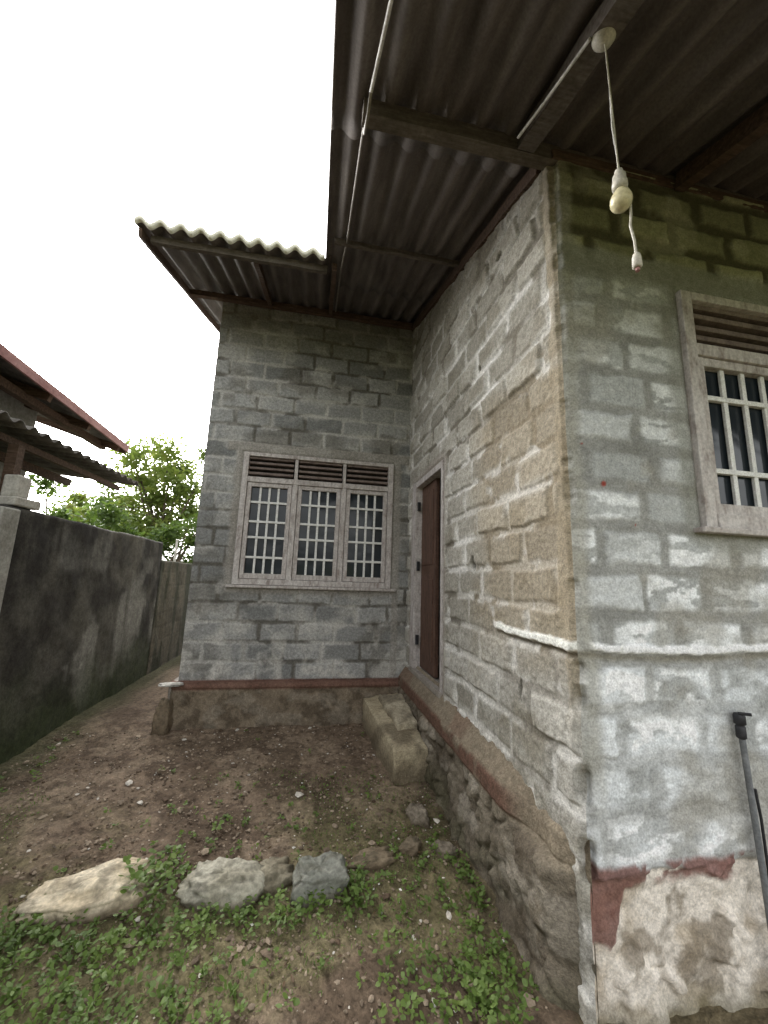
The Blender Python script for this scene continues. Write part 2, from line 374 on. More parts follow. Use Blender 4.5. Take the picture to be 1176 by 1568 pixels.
boxes('shell',[(3.3,6.0,YN,YN+0.15,-1.6,topz(YN)),(5.85,6.0,YN+0.15,7.85,-1.6,2.0),(XL,6.0,7.85,8.0,-1.6,2.6),
               (XL,XL+0.15,YF+0.16,7.85,-1.6,2.6)],M_plain,house,0.0)
def gable(name,x0,x1,y0,y1,zb,mat):
    V=[(x0,y0,zb),(x1,y0,zb),(x1,y1,zb),(x0,y1,zb),(x0,y0,topz(y0)),(x1,y0,topz(y0)),(x1,y1,topz(y1)),(x0,y1,topz(y1))]
    F=[(0,1,2,3),(4,5,6,7),(0,1,5,4),(1,2,6,5),(2,3,7,6),(3,0,4,7)]
    me=bpy.data.meshes.new(name); me.from_pydata(V,[],F); me.materials.append(mat); o=bpy.data.objects.new(name,me); COL.objects.link(o); o.parent=house
gable('gable_left',XL+0.002,XL+0.148,YF+0.02,7.84,2.6,M_plain); gable('gable_right',5.852,5.998,YN+0.2,7.84,2.0,M_plain)
boxes('back_upper',[(XL+0.2,5.8,7.86,7.99,2.6,topz(7.86))],M_plain,house,0)
def ring(name,axis,c0,c1,s0,s1,z0,z1,o,mat):
    lst=[(s0,o[0],z0,z1),(o[1],s1,z0,z1),(o[0],o[1],z0,o[2]),(o[0],o[1],o[3],z1)]
    bb=[]
    for a,b,c,d in lst:
        if axis=='x': bb.append((a,b,c0,c1,c,d))
        else: bb.append((c0,c1,a,b,c,d))
    boxes(name,bb,mat,house,0)
M_rev=mat_noise('plaster_reveal',[(0.3,(0.22,0.19,0.16)),(0.7,(0.38,0.35,0.31))],8)
ring('far_wall_core','x',YF+0.004,YF+0.15,XL+0.004,XS+0.15,-1.6,topz(YF)-0.01,OPF,M_rev)
ring('side_wall_core','y',XS+0.03,XS+0.15,YN+0.152,YF,-1.6,topz(YN)-0.02,OPD,M_rev)
ring('front_wall_core','x',YN+0.05,YN+0.15,XS+0.08,3.3,-1.6,topz(YN)-0.01,OPN,M_rev)
boxes('floor_slab',[(XS+0.16,5.84,YN+0.16,7.84,-1.2,-0.84),(XL+0.16,XS+0.15,YF+0.16,7.84,-1.2,-0.84)],M_rev,house,0)
V=[(XS+0.03,YN+0.16,topz(YN)-0.02),(XS+0.15,YN+0.16,topz(YN)-0.02),(XS+0.15,YF,topz(YN)-0.02),(XS+0.03,YF,topz(YN)-0.02),(XS+0.03,YF,topz(YF)-0.01),(XS+0.15,YF,topz(YF)-0.01)]
me=bpy.data.meshes.new('side_wedge'); me.from_pydata(V,[],[(0,1,2,3),(0,3,4),(1,5,2),(0,4,5,1),(3,2,5,4)]); me.materials.append(M_rev)
o=bpy.data.objects.new('side_wedge',me); COL.objects.link(o); o.parent=house

# ---- roof
LAM=0.146; AMP=0.027
def corr(name,x0,x1,y0,y1,mat,edge=True,lift=0.0):
    xs=np.arange(x0,x1,LAM/14); ys=np.linspace(y0,y1,max(2,int((y1-y0)/0.12)))
    x,y=np.meshgrid(xs,ys,indexing='ij')
    z=roofz(y)+AMP*np.cos(2*np.pi*x/LAM)+lift+0.006*(fbm(x*1.3,y*1.1,2,3)-.5)
    P=np.stack([x,y,z],-1); ob=mesh_np(name,P,grid_quads(*x.shape),mat,None,house)
    md=ob.modifiers.new('s','SOLIDIFY'); md.thickness=0.008; md.offset=0
    return ob
XE=-0.045
corr('roof_sheet_wing',-1.50,XE+0.05,2.88,5.2,M_roof); corr('roof_sheet_wing_upper',-1.50,XE+0.05,5.05,8.4,M_roof,lift=0.010)
corr('roof_sheet_main',XE+0.004,6.3,-0.35,1.62,M_roof); corr('roof_sheet_main_mid',XE+0.004,6.3,1.5,3.4,M_roof,lift=0.012); corr('roof_sheet_main_upper',XE+0.004,6.3,3.25,8.4,M_roof,lift=0.024)
xs=np.arange(-1.50,XE,LAM/14); zz=roofz(2.88)+AMP*np.cos(2*np.pi*xs/LAM)
P=np.stack([np.stack([xs,0*xs+2.876,zz-0.012],-1),np.stack([xs,0*xs+2.846,zz-0.012],-1),np.stack([xs,0*xs+2.842,zz+0.020],-1),np.stack([xs,0*xs+2.93,zz+0.046],-1)],1)
mesh_np('roof_cut_edge',P,grid_quads(len(xs),4),M_edge,None,house)
def purl(nm,x0,x1,y,w=0.05,h=0.075,mat=M_woody,dz=0):
    zz=roofz(y)-AMP-0.006-h/2+dz
    beam(nm,(x0,y,zz),(x1,y,zz),w,h,mat,house)
purl('purlin',0.10,6.0,1.42,0.06,0.085); purl('purlin_b',0.02,XS+0.0,2.53,0.03,0.035); purl('purlin_c',-1.42,XE+0.02,2.98,0.035,0.06)
purl('purlin_d',-1.45,XS,3.99,0.05,0.06,M_wood); purl('purlin_e',0.05,6,0.2,0.06,0.08); purl('purlin_f',-1.45,6,5.4)
def raft(nm,x,y0,y1,w=0.05,h=0.09,dz=-0.03,mat=M_wood):
    f=lambda y:roofz(y)-AMP-h/2+dz
    beam(nm,(x,y0,f(y0)),(x,y1,f(y1)),w,h,mat,house,seg=16)
raft('wall_plate',XS-0.005,1.47,4.02,0.05,0.075,-0.012)
raft('eave_rafter',0.885,-0.3,1.37,0.085,0.07,-0.01,M_woody); raft('rafter_r',1.75,-0.3,1.37,0.06,0.08,-0.01)
raft('rafter_rr',2.6,-0.3,1.37,0.06,0.08,-0.01); raft('wing_rafter',-0.62,3.02,4.0,0.04,0.06,-0.004); raft('barge',-1.47,2.90,8.2,0.025,0.07,-0.0)
raft('inner_rafter',XE+0.08,2.9,4.0,0.04,0.06,-0.004)
boxes('head_board',[(XS+0.0,3.5,YN-0.012,YN+0.03,topz(YN)-0.02,topz(YN)+0.03)],M_wood,house,0.003)
def rz(y,d): return roofz(y)-AMP-d
tube('conduit_white',[(0.165,0.75,rz(0.75,0.02)),(0.145,1.05,rz(1.05,0.02)),(0.125,1.34,rz(1.34,0.02))],0.008,M_pvc,house)
tube('conduit_grimy',[(0.125,1.34,rz(1.34,0.02)),(0.12,1.37,rz(1.36,0.11)),(0.115,1.47,rz(1.47,0.11)),(0.115,1.5,rz(1.5,0.02)),(0.11,2.5,rz(2.5,0.03)),(0.09,2.95,rz(2.95,0.03)),(0.09,3.9,rz(3.9,0.03))],0.007,M_grime,house)
tube('conduit_lamp',[(0.84,0.9,rz(0.9,0.085)),(0.825,1.15,rz(1.15,0.085)),(0.81,1.32,rz(1.32,0.085))],0.006,M_pvc,house)

# ---- foundation plinth with ledge along side wall
yy=np.arange(YN+0.012,4.0,0.009)
prof=[(1.06,-0.795),(1.035,-0.825),(0.985,-0.88),(0.945,-0.935),(0.935,-0.95),(0.933,-1.02),(0.945,-1.03),(0.94,-1.2),(0.925,-1.4),(0.90,-1.65)]
pp=[]; 
for i in range(len(prof)-1):
    a=np.array(prof[i]);b=np.array(prof[i+1]); n=max(2,int(np.linalg.norm(b-a)/0.010))
    for k in range(n): pp.append(a+(b-a)*k/n)
pp.append(np.array(prof[-1])); pp=np.array(pp)
y,u=np.meshgrid(yy,np.arange(len(pp)),indexing='ij'); X=pp[u][...,0].copy(); Z=pp[u][...,1].copy()
wy=y+0.06*(fbm(y*6,Z*6,3,1)-.5)*2; wz=Z+0.05*(fbm(y*6+4,Z*6,3,3)-.5)*2
d1,d2,idv=worley(wy*7.0,wz*9.0,2); st=sst(0.02,0.3,d2-d1)*sst(0.42,0.6,fbm(y*3,Z*3,3,6)+0.12)
lo=sst(-1.02,-1.06,Z)
brk=sst(1.95,1.6,y+0.25*(fbm(y*5,Z*5,3,2)-.5))
X-= lo*(0.020*(st-0.4)*(0.3+idv)+0.085*(fbm(y*4.5,Z*6,5,1,0.55)-.5)+0.03*(fbm(y*22,Z*22,4,4)-.5))
X-= (1-lo)*0.014*(fbm(y*12,Z*12,4,3)-.5)
X+= brk*(1-lo)*(0.06+0.04*(fbm(y*9,Z*9,3,1)-.5))*sst(-0.80,-0.85,Z)
X+= sst(1.54,1.405,y)*np.maximum(0,1.05-X)
c=lerp(L(100,90,77),L(140,131,115),idv*0.5+0.5*fbm(y*5,Z*5,4,2)); c=lerp(c,L(76,67,54),(1-st)*0.4*sst(0.4,0.6,fbm(y*9,Z*9,4,5)))
c=lerp(c,L(170,162,148),0.55*sst(0.52,0.64,fbm(y*7,Z*9,5,3)))
c=lerp(c,L(72,62,48),0.6*sst(0.52,0.64,fbm(y*4+3,Z*6,5,1)))
led=lerp(L(122,110,94),L(154,142,122),fbm(y*8,Z*9,4,2)); c=lerp(c,led,1-lo)
rd=sst(-0.925,-0.945,Z)*sst(-1.04,-1.025,Z)*(1-brk)*sst(0.30,0.45,fbm(y*5,Z*6,4,5)+0.05)
c=lerp(c,lerp(L(92,64,53),L(120,86,72),fbm(y*9,Z*9,3,1)),rd*0.85)
c=lerp(c,lerp(L(118,88,75),L(138,110,93),fbm(y*9,Z*9,3,1)),0.45*(Z>-0.93)*(Z<-0.83)*(1-brk)*sst(0.45,0.55,fbm(y*3,Z*3,4,5)))
c=lerp(c,L(78,80,52),0.45*sst(-1.15,-1.42,Z)*sst(0.4,0.6,fbm(y*4,Z*4,3,7)))
mesh_np('foundation_side',np.stack([X,y,Z],-1),grid_quads(*y.shape),M_found,c*0.95,house)
xx=np.arange(-1.20,0.98,0.011); prof=[(4.06,-0.985),(4.02,-0.99),(3.985,-1.0),(3.975,-1.03),(3.985,-1.04),(3.965,-1.2),(3.93,-1.6)]
pp=[]
for i in range(len(prof)-1):
    a=np.array(prof[i]);b=np.array(prof[i+1]); n=max(2,int(np.linalg.norm(b-a)/0.011))
    for k in range(n): pp.append(a+(b-a)*k/n)
pp=np.array(pp); x,u=np.meshgrid(xx,np.arange(len(pp)),indexing='ij'); Y=pp[u][...,0].copy(); Z=pp[u][...,1].copy(); Xp=x.copy()
lo=sst(-1.035,-1.06,Z)
Y-=lo*(0.05*(fbm(x*5,Z*5,5,2)-.5)+0.016*(fbm(x*20,Z*20,4,1)-.5))
e=sst(0.05,0.0,x+1.20); Y+=e*0.05
c=lerp(L(104,92,77),L(142,129,110),fbm(x*5,Z*7,5,3)); c=lerp(c,L(74,64,51),0.6*sst(0.5,0.64,fbm(x*9,Z*9,4,1)))
c=lerp(c,L(154,145,130),0.35*sst(0.5,0.64,fbm(x*7+5,Z*12,4,5)))
c=lerp(c,lerp(L(98,68,57),L(130,98,85),fbm(x*6,Z*6,3,2)),(1-lo)*0.85)
mesh_np('foundation_far',np.stack([Xp,Y,Z],-1),grid_quads(*x.shape),M_found,c,house)
boxes('foundation_return',[(-1.195,XL+0.05,4.0,7.9,-1.65,-0.99)],M_rev,house,0.01)

# ---- windows
def window(pref,x0,x1,z0,z1,yw,ncas,lz,rows,ncol,fw=0.05,nslat=4):
    e=empty(pref); e.parent=house
    F=[];Gr=[];Lv=[];S=[]
    ya,yb=yw-0.028,yw+0.07
    F+=[(x0,x0+fw,ya,yb,z0,z1),(x1-fw,x1,ya,yb,z0,z1),(x0+fw,x1-fw,ya,yb,z1-fw*0.7,z1),(x0+fw,x1-fw,ya-0.008,yb,z0,z0+fw),(x0+fw,x1-fw,ya+0.004,yb,lz-fw/2,lz+fw/2)]
    S.append((x0-0.05,x1+0.05,ya-0.03,yw+0.02,z0-0.028,z0-0.003))
    W=(x1-x0-2*fw); cw=(W-fw*(ncas-1))/ncas
    for i in range(ncas):
        a=x0+fw+i*(cw+fw); b=a+cw
        if i<ncas-1: F.append((b,b+fw,ya+0.006,yb,z0+fw,lz-fw/2)); F.append((b+fw*0.2,b+fw*0.8,ya+0.01,yb,lz+fw/2,z1-fw*0.7))
        la=lz+fw/2; lb=z1-fw*0.7; h=(lb-la)/nslat
        for k in range(nslat):
            Lv.append((a,b,ya+0.02+0.004*(k%2),yb-0.02,la+k*h+h*0.55,la+(k+1)*h-0.001 if k==nslat-1 else la+(k+1)*h))
        cf=0.042; c0=z0+fw+0.004; c1=lz-fw/2-0.004; a2=a+0.004; b2=b-0.004
        yc0,yc1=yw-0.012,yw+0.035
        F+=[(a2,a2+cf,yc0,yc1,c0,c1),(b2-cf,b2,yc0,yc1,c0,c1),(a2+cf,b2-cf,yc0+0.002,yc1,c0,c0+cf*1.2),(a2+cf,b2-cf,yc0+0.002,yc1,c1-cf,c1)]
        ga,gb=a2+cf,b2-cf; g0,g1=c0+cf*1.2,c1-cf; bw_=0.022 if ncol>3 and ncas==3 else 0.024
        for k in range(1,ncol):
            xx_=ga+(gb-ga)*k/ncol; Gr.append((xx_-bw_/2,xx_+bw_/2,yw+0.004,yw+0.018,g0,g1))
        t=sum(rows); acc=0
        for r_ in rows[:-1]:
            acc+=r_; zz_=g0+(g1-g0)*acc/t; Gr.append((ga,gb,yw+0.0,yw+0.022,zz_-bw_/2,zz_+bw_/2))
        boxes('glass_%d'%i,[(ga-0.01,gb+0.01,yw+0.026,yw+0.030,g0-0.01,g1+0.01)],M_glass,e,0)
    boxes('frame',F,M_frame,e,0.003,0.0008); boxes('grille',Gr,M_white,e,0.002); boxes('louvres',Lv,M_louv,e,0.003,0.001)
    boxes('louvre_back',[(x0+0.01,x1-0.01,yb-0.012,yb-0.006,lz,z1-0.01)],M_dark,e,0)
    boxes('sill',S,M_frame,e,0.005,0.003)
window('far_window',OPF[0],OPF[1],OPF[2],OPF[3],YF,3,0.975,[1,1.25,1,1.25,1],4,0.055,4)
window('front_window',OPN[0],OPN[1],OPN[2],OPN[3],YN,2,1.13,[1,2.3,1],4,0.06,4)

# ---- door
dr=empty('door'); dr.parent=house
y0,y1,z0,z1=OPD
boxes('door_frame',[(XS-0.012,XS+0.10,y0,y0+0.05,z0,z1),(XS-0.02,XS+0.10,y1-0.12,y1,z0,z1),(XS-0.012,XS+0.10,y0+0.05,y1-0.12,z1-0.06,z1)],M_frame,dr,0.004,0.001)
boxes('door_sill',[(XS-0.03,XS+0.14,y0+0.001,y1-0.001,z0-0.03,z0+0.015)],M_rev,dr,0.006)
boxes('door_leaf',[(XS+0.05,XS+0.085,y0+0.36,y1-0.121,z0+0.03,z1-0.061),(XS+0.042,XS+0.051,y0+0.42,y1-0.18,0.15,z1-0.15),(XS+0.042,XS+0.051,y0+0.42,y1-0.18,z0+0.14,0.02)],M_door,dr,0.004)
boxes('door_hinges',[(XS+0.0,XS+0.03,y1-0.145,y1-0.118,zq,zq+0.09) for zq in (-0.6,0.1,0.7)],M_black,dr,0.002)

# ------------------------------------------------------------ lamp
lamp=empty('hanging_light_bulb'); LX,LY=0.895,0.885
lathe('ceiling_rose',[(0.005,0.0),(0.038,0.0),(0.040,-0.012),(0.030,-0.03),(0.012,-0.042),(0.003,-0.043)],(0.885,LY,rz(LY,0.07)),M_cer,lamp)
zb=1.225
tube('cord',[(0.885,LY,rz(LY,0.10)),(0.888,LY,1.7),(0.893,LY,1.5),(LX,LY,zb+0.09)],0.0028,M_cer,lamp)
tube('cord_b',[(0.885,LY,rz(LY,0.10)),(0.893,LY+0.004,1.7),(0.888,LY+0.003,1.5),(LX+0.004,LY,zb+0.09)],0.0026,M_pvc,lamp)
lathe('lamp_holder',[(0.004,0.105),(0.012,0.10),(0.014,0.085),(0.019,0.08),(0.020,0.055),(0.0225,0.052),(0.0225,0.036),(0.019,0.033),(0.015,0.026)],(LX,LY,zb),M_cer,lamp)
lathe('bulb_glass',[(0.013,0.03),(0.016,0.022),(0.026,0.008),(0.031,-0.006),(0.032,-0.018),(0.028,-0.032),(0.018,-0.043),(0.006,-0.048)],(LX,LY,zb),M_bulb,lamp)
tube('loose_wire',[(LX+0.022,LY-0.0,zb+0.06),(LX+0.034,LY,zb+0.0),(LX+0.032,LY,zb-0.06),(LX+0.026,LY,zb-0.10),(LX+0.036,LY,zb-0.15),(LX+0.038,LY,zb-0.20)],0.004,M_cer,lamp)
lathe('wire_connector',[(0.004,0.0),(0.010,-0.008),(0.013,-0.02),(0.014,-0.05),(0.009,-0.055)],(LX+0.038,LY,zb-0.195),M_cer,lamp)
lathe('connector_tip',[(0.006,0.0),(0.006,-0.012)],(LX+0.038,LY,zb-0.249),M_fascia,lamp)

# ------------------------------------------------------------ pipe
pip=empty('water_pipe')
tube('pipe',[(1.71,YN-0.035,-0.53),(1.715,YN-0.04,-0.75),(1.73,YN-0.04,-1.05),(1.74,YN-0.045,-1.5)],0.011,M_pipe,pip)
tube('pipe_thin',[(1.745,YN-0.035,-0.75),(1.75,YN-0.04,-0.85),(1.755,YN-0.04,-1.05),(1.76,YN-0.045,-1.5)],0.005,M_black,pip)
lathe('tap',[(0.004,0.06),(0.016,0.058),(0.02,0.05),(0.02,0.02),(0.013,0.016),(0.017,0.01),(0.017,-0.03),(0.012,-0.035)],(1.71,YN-0.035,-0.535),M_black,pip)
tube('tap_lever',[(1.70,YN-0.04,-0.475),(1.72,YN-0.075,-0.47)],0.006,M_black,pip)

# ------------------------------------------------------------ ground
def axis_ticks(lo,hi,f0,f1,fine):
    mid=np.arange(f0,f1,fine); out=[mid]
    a=f0; st=fine; L_=[]
    while a>lo: st*=1.25; a-=st; L_.append(max(a,lo))
    a=mid[-1]; st=fine; R_=[]
    while a<hi: st*=1.25; a+=st; R_.append(min(a,hi))
    return np.array(L_[::-1]+list(mid)+R_)
def G(x,y):
    t=np.clip((y-1.4)/2.6,0,1); b=-1.475+0.115*t
    b=b+0.03*(fbm(x*1.3+3,y*1.3,3,4)-.5)*2*np.clip(1-np.abs(y)/40,0,1)
    return b
gx=axis_ticks(-300,300,-2.15,1.0,0.012); gy=axis_ticks(-300,300,1.2,4.1,0.012)
x,y=np.meshgrid(gx,gy,indexing='ij'); z=G(x,y)
near=sst(12,6,np.hypot(x,y-3))
z=z+near*(0.030*(fbm(x*9,y*9,4,1)-.5)+0.024*(fbm(x*28,y*28,5,3,0.6)-.5))
n=fbm(x*1.2,y*1.2,5,2); n2=fbm(x*6,y*6,5,4)
c=lerp(L(106,90,74),L(142,124,105),n2)
c=lerp(c,L(154,137,116),0.5*sst(0.5,0.65,fbm(x*2.3,y*3,4,6)))
c=lerp(c,L(82,68,54),0.6*sst(0.5,0.62,fbm(x*3.3,y*3,5,1)))
c=lerp(c,L(76,62,50),0.5*sst(0.56,0.66,fbm(x*14,y*14,4,7)))  # small dark spots of shade painted into the ground colour
gm=sst(0.42,0.56,fbm(x*1.9+2,y*2.3,5,5)+0.06*sst(0,-1.2,x))*sst(3.1,2.3,y)
c=lerp(c,lerp(L(98,102,60),L(130,128,84),n2),0.42*gm)
c=lerp(c,L(70,76,46),0.7*sst(-1.70,-2.02,x+0.25*(n2-.5)))
c=lerp(c,L(84,72,57),0.5*sst(0.75,0.92,x+0.2*(n2-.5))*(y<4))
c=lerp(c,L(96,104,58),sst(6,14,np.hypot(x,y-3)))
mesh_np('ground',np.stack([x,y,z],-1),grid_quads(*x.shape),M_ground,c*0.93)

def rocks(name,cx,cy,r,mat,colr,flat=0.7,emb=0.25,zf=G):
    N=len(cx); 
    phi=(1+5**.5)/2
    ico=np.array([(-1,phi,0),(1,phi,0),(-1,-phi,0),(1,-phi,0),(0,-1,phi),(0,1,phi),(0,-1,-phi),(0,1,-phi),(phi,0,-1),(phi,0,1),(-phi,0,-1),(-phi,0,1)])/np.sqrt(1+phi**2)
    T=np.array([(0,11,5),(0,5,1),(0,1,7),(0,7,10),(0,10,11),(1,5,9),(5,11,4),(11,10,2),(10,7,6),(7,1,8),(3,9,4),(3,4,2),(3,2,6),(3,6,8),(3,8,9),(4,9,5),(2,4,11),(6,2,10),(8,6,7),(9,8,1)])
    V=ico[None]*(0.7+0.6*rng.random((N,12,1)))*r[:,None,None]
    V=V*np.stack([0.7+0.7*rng.random(N),0.7+0.7*rng.random(N),flat*(0.6+0.6*rng.random(N))],-1)[:,None,:]
    a=rng.random(N)*6.28; ca,sa=np.cos(a)[:,None],np.sin(a)[:,None]
    X=V[...,0]*ca-V[...,1]*sa+cx[:,None]; Y=V[...,0]*sa+V[...,1]*ca+cy[:,None]; Z=V[...,2]+(zf(cx,cy)+r*flat*(0.6-emb))[:,None]
    Q=(T[None]+12*np.arange(N)[:,None,None]).reshape(-1,3)
    cc=np.repeat(colr,12,axis=0)
    return mesh_np(name,np.stack([X,Y,Z],-1),Q,mat,cc,None,False)
N=11000
cx=rng.uniform(-2.0,0.92,N); cy=rng.uniform(1.3,3.95,N)
r=0.003+0.008*rng.random(N)**3+0.014*(rng.random(N)>0.985)
cl=lerp(L(88,73,59),L(166,150,130),rng.random(N)**1.3); wt=rng.random(N)>0.975; cl[wt]=L(205,198,186)
rocks('gravel',cx,cy,r,M_stone,cl,0.6,0.1)
N=170; cx=np.concatenate([rng.uniform(-1.9,0.9,80),rng.uniform(0.0,0.92,90)]); cy=rng.uniform(1.4,3.9,N)
rocks('litter_chips',cx,cy,0.003+0.005*rng.random(N),M_stone,np.repeat(L(225,222,214)[None],N,0),0.35,0.0)

def stone(name,cx,cy,sx,sy,sz,ca,cb,seed,box=0.0,rot=0.0,zoff=0.0):
    nu,nv=72,44
    th=np.linspace(0,2*np.pi,nu); ph=np.linspace(-np.pi/2,np.pi/2,nv); t,p=np.meshgrid(th,ph,indexing='ij')
    X=np.cos(p)*np.cos(t);Y=np.cos(p)*np.sin(t);Z=np.sin(p)
    def bx(v): return np.sign(v)*np.abs(v)**(1-box)
    X,Y,Z=bx(X),bx(Y),bx(Z)
    n=fbm(X*1.8+seed*3.1+Z,Y*1.8+Z*1.3,4,seed)-.5; n2=fbm(X*5+Z*4+seed,Y*5+Z*3,4,seed+1)-.5
    f=1+0.6*n+0.22*n2
    X,Y,Z=X*f*sx,Y*f*sy,Z*(1+0.4*n+0.35*n2)*sz
    X[-1]=X[0];Y[-1]=Y[0];Z[-1]=Z[0]
    ca_,sa_=math.cos(rot),math.sin(rot)
    P=np.stack([cx+X*ca_-Y*sa_,cy+X*sa_+Y*ca_,float(G(np.array(cx),np.array(cy)))+Z+zoff],-1)
    c=lerp(ca,cb,fbm(X*12+seed,Y*12+Z*16,5,seed)); c=lerp(c,L(74,70,56),0.5*sst(0.54,0.66,fbm(X*22+seed,Y*22+Z*20,4,seed+2)))
    c=lerp(c,L(92,79,61),0.7*sst(0.02,-0.01,Z+zoff-0.015)); 
    return mesh_np(name,P,grid_quads(nu,nv),M_stone,c)
stone('white_rock',-0.86,2.18,0.24,0.12,0.065,L(180,162,130),L(226,215,192),2,0.25,0.25,0.018)
stone('lichen_rock',-0.30,2.16,0.18,0.11,0.085,L(118,112,92),L(188,184,168),4,0.25,-0.1,0.01)
stone('lichen_rock',-0.10,2.18,0.11,0.08,0.06,L(108,100,82),L(150,143,124),1,0.3,0.3,0.005)
stone('concrete_lump',0.135,2.10,0.12,0.09,0.09,L(110,112,102),L(146,146,136),5,0.6,0.1,0.02)
stone('small_rock',0.40,2.24,0.12,0.06,0.035,L(112,98,80),L(144,130,108),1,0.3,0.2,0.0)
stone('small_rock',0.64,2.32,0.07,0.05,0.035,L(104,92,76),L(136,124,104),3,0.3,0.8,0.0)
stone('small_rock',0.74,2.55,0.06,0.08,0.06,L(110,100,86),L(156,146,130),6,0.3,0.2,0.01)
stone('small_rock',0.80,2.25,0.05,0.07,0.035,L(110,100,86),L(156,146,130),7,0.3,0.9,0.0)
stone('small_rock',-1.45,2.1,0.10,0.06,0.03,L(112,102,82),L(144,134,112),7,0.3,0.9,0.0)
def slab(name,poly_top,zt,zb,ca,cb,seed):
    n=30; u,v=np.meshgrid(np.linspace(0,1,n),np.linspace(0,1,n),indexing='ij')
    A,B,C,D=[np.array(p) for p in poly_top]
    T=(A*(1-u[...,None])+B*u[...,None])*(1-v[...,None])+(D*(1-u[...,None])+C*u[...,None])*v[...,None]
    e=np.minimum(np.minimum(u,1-u),np.minimum(v,1-v))
    zt_=T[...,2]+0.03*(fbm(T[...,0]*9,T[...,1]*9,4,seed)-.5)-0.03*sst(0.06,0,e)*fbm(T[...,0]*14,T[...,1]*14,3,seed)
    P=np.stack([T[...,0],T[...,1],zt_],-1)
    V=[P.reshape(-1,3)]; Q=[grid_quads(n,n)]
    ring=[(i,0) for i in range(n)]+[(n-1,j) for j in range(1,n)]+[(i,n-1) for i in range(n-2,-1,-1)]+[(0,j) for j in range(n-2,0,-1)]
    rp=np.array([P[a,b] for a,b in ring]); ctr=rp.mean(0); m=14; R=[]
    for k in range(m+1):
        q=rp.copy(); f=k/m; q[:,2]=rp[:,2]*(1-f)+zb*f
        d=rp-ctr; d[:,2]=0; d/=np.linalg.norm(d,axis=1)[:,None]
        off=0.012*math.sin(min(f*6,1.57))+0.06*(fbm(q[:,0]*7+q[:,1]*3,q[:,2]*9+q[:,1]*4,4,seed)-.5)*min(1,f*5)
        q=q+d*np.asarray(off)[...,None]; R.append(q)
    R=np.array(R); o=n*n; rn=len(ring); V.append(R.reshape(-1,3))
    for k in range(m):
        a=np.arange(rn); b=(a+1)%rn
        Q.append(np.stack([o+k*rn+a,o+(k+1)*rn+a,o+(k+1)*rn+b,o+k*rn+b],-1))
    V=np.vstack(V); c=lerp(ca,cb,fbm(V[:,0]*9,V[:,1]*9+V[:,2]*8,5,seed)); c=lerp(c,L(96,86,70),0.6*sst(0.5,0.66,fbm(V[:,0]*5,V[:,1]*5+V[:,2]*5,4,seed+1)))
    c=lerp(c,L(92,80,64),0.6*sst(-1.22,-1.36,V[:,2]))
    return mesh_np(name,V,np.vstack(Q),M_found,c)
slab('stone_doorstep',[(0.67,2.92,-1.20),(0.925,2.95,-1.19),(0.92,3.97,-1.09),(0.58,3.97,-1.12)],0,-1.48,L(146,132,106),L(196,184,156),3)
slab('doorstep_block',[(0.76,3.22,-1.12),(0.93,3.25,-1.12),(0.94,3.85,-1.06),(0.72,3.85,-1.07)],0,-1.25,L(156,144,120),L(206,196,172),5)
stone('flat_slate',-1.15,3.92,0.10,0.06,0.012,L(160,156,148),L(210,206,198),3,0.3,0.1,0.385)
stone('rubble_heap',-1.19,3.93,0.07,0.09,0.20,L(102,90,74),L(134,120,100),6,0.4,0.1,0.05)

# ------------------------------------------------------------ leaves
def leaves(name,P,az,tilt,ln,wd,mat,parent=None):
    N=len(P); u=np.stack([np.cos(az)*np.cos(tilt),np.sin(az)*np.cos(tilt),np.sin(tilt)],-1)
    s=np.stack([-np.sin(az),np.cos(az),np.zeros(N)],-1); roll=rng.normal(0,0.5,N)
    nrm=np.cross(u,s); s=s*np.cos(roll)[:,None]+nrm*np.sin(roll)[:,None]; nrm=np.cross(u,s)
    ln=ln[:,None]; wd=wd[:,None]; dn=-0.12*ln*np.array([[0,0,1]])
    b=P; t=P+u*ln+dn
    l1=P+u*ln*0.3+s*wd*0.5-nrm*wd*0.1; l2=P+u*ln*0.7+s*wd*0.42-nrm*wd*0.1; r1=P+u*ln*0.3-s*wd*0.5-nrm*wd*0.1; r2=P+u*ln*0.7-s*wd*0.42-nrm*wd*0.1
    V=np.stack([b,l1,l2,t,r2,r1],1); i=6*np.arange(N)[:,None]
    Q=np.vstack([i+np.array([[0,1,2,3]]),i+np.array([[0,3,4,5]])])
    return mesh_np(name,V,Q,mat,None,parent,False)
PX=[];PY=[];HH=[]
def zone(cx,cy,sx,sy,n,h):
    PX.extend(rng.normal(cx,sx,n)); PY.extend(rng.normal(cy,sy,n)); HH.extend(h*(0.4+1.1*rng.random(n)))
zone(-0.85,1.80,0.32,0.14,250,0.042); zone(-0.3,1.98,0.28,0.05,85,0.038); zone(-0.62,2.22,0.045,0.07,34,0.11)
zone(-1.2,1.98,0.15,0.08,60,0.05); zone(-0.5,1.60,0.3,0.1,60,0.028)
zone(0.27,2.06,0.045,0.06,26,0.06); zone(0.02,2.0,0.07,0.04,18,0.05)
zone(0.68,1.58,0.15,0.10,110,0.038); zone(0.6,2.0,0.2,0.2,55,0.025); zone(0.83,1.95,0.05,0.3,40,0.03)
zone(-0.25,2.65,0.4,0.3,34,0.028); zone(-0.7,2.5,0.4,0.25,34,0.025); zone(0.3,2.7,0.4,0.5,22,0.022); zone(0.1,1.75,0.5,0.25,50,0.025)
zone(-1.85,3.0,0.07,0.8,60,0.03)
PX=np.array(PX);PY=np.array(PY);HH=np.array(HH); k=(PX<0.9)&(PX>-2.0)&(PY>0.9)&(PY<3.9); PX,PY,HH=PX[k],PY[k],HH[k]
LP=[];AZ=[];TI=[];LN=[];WD=[]
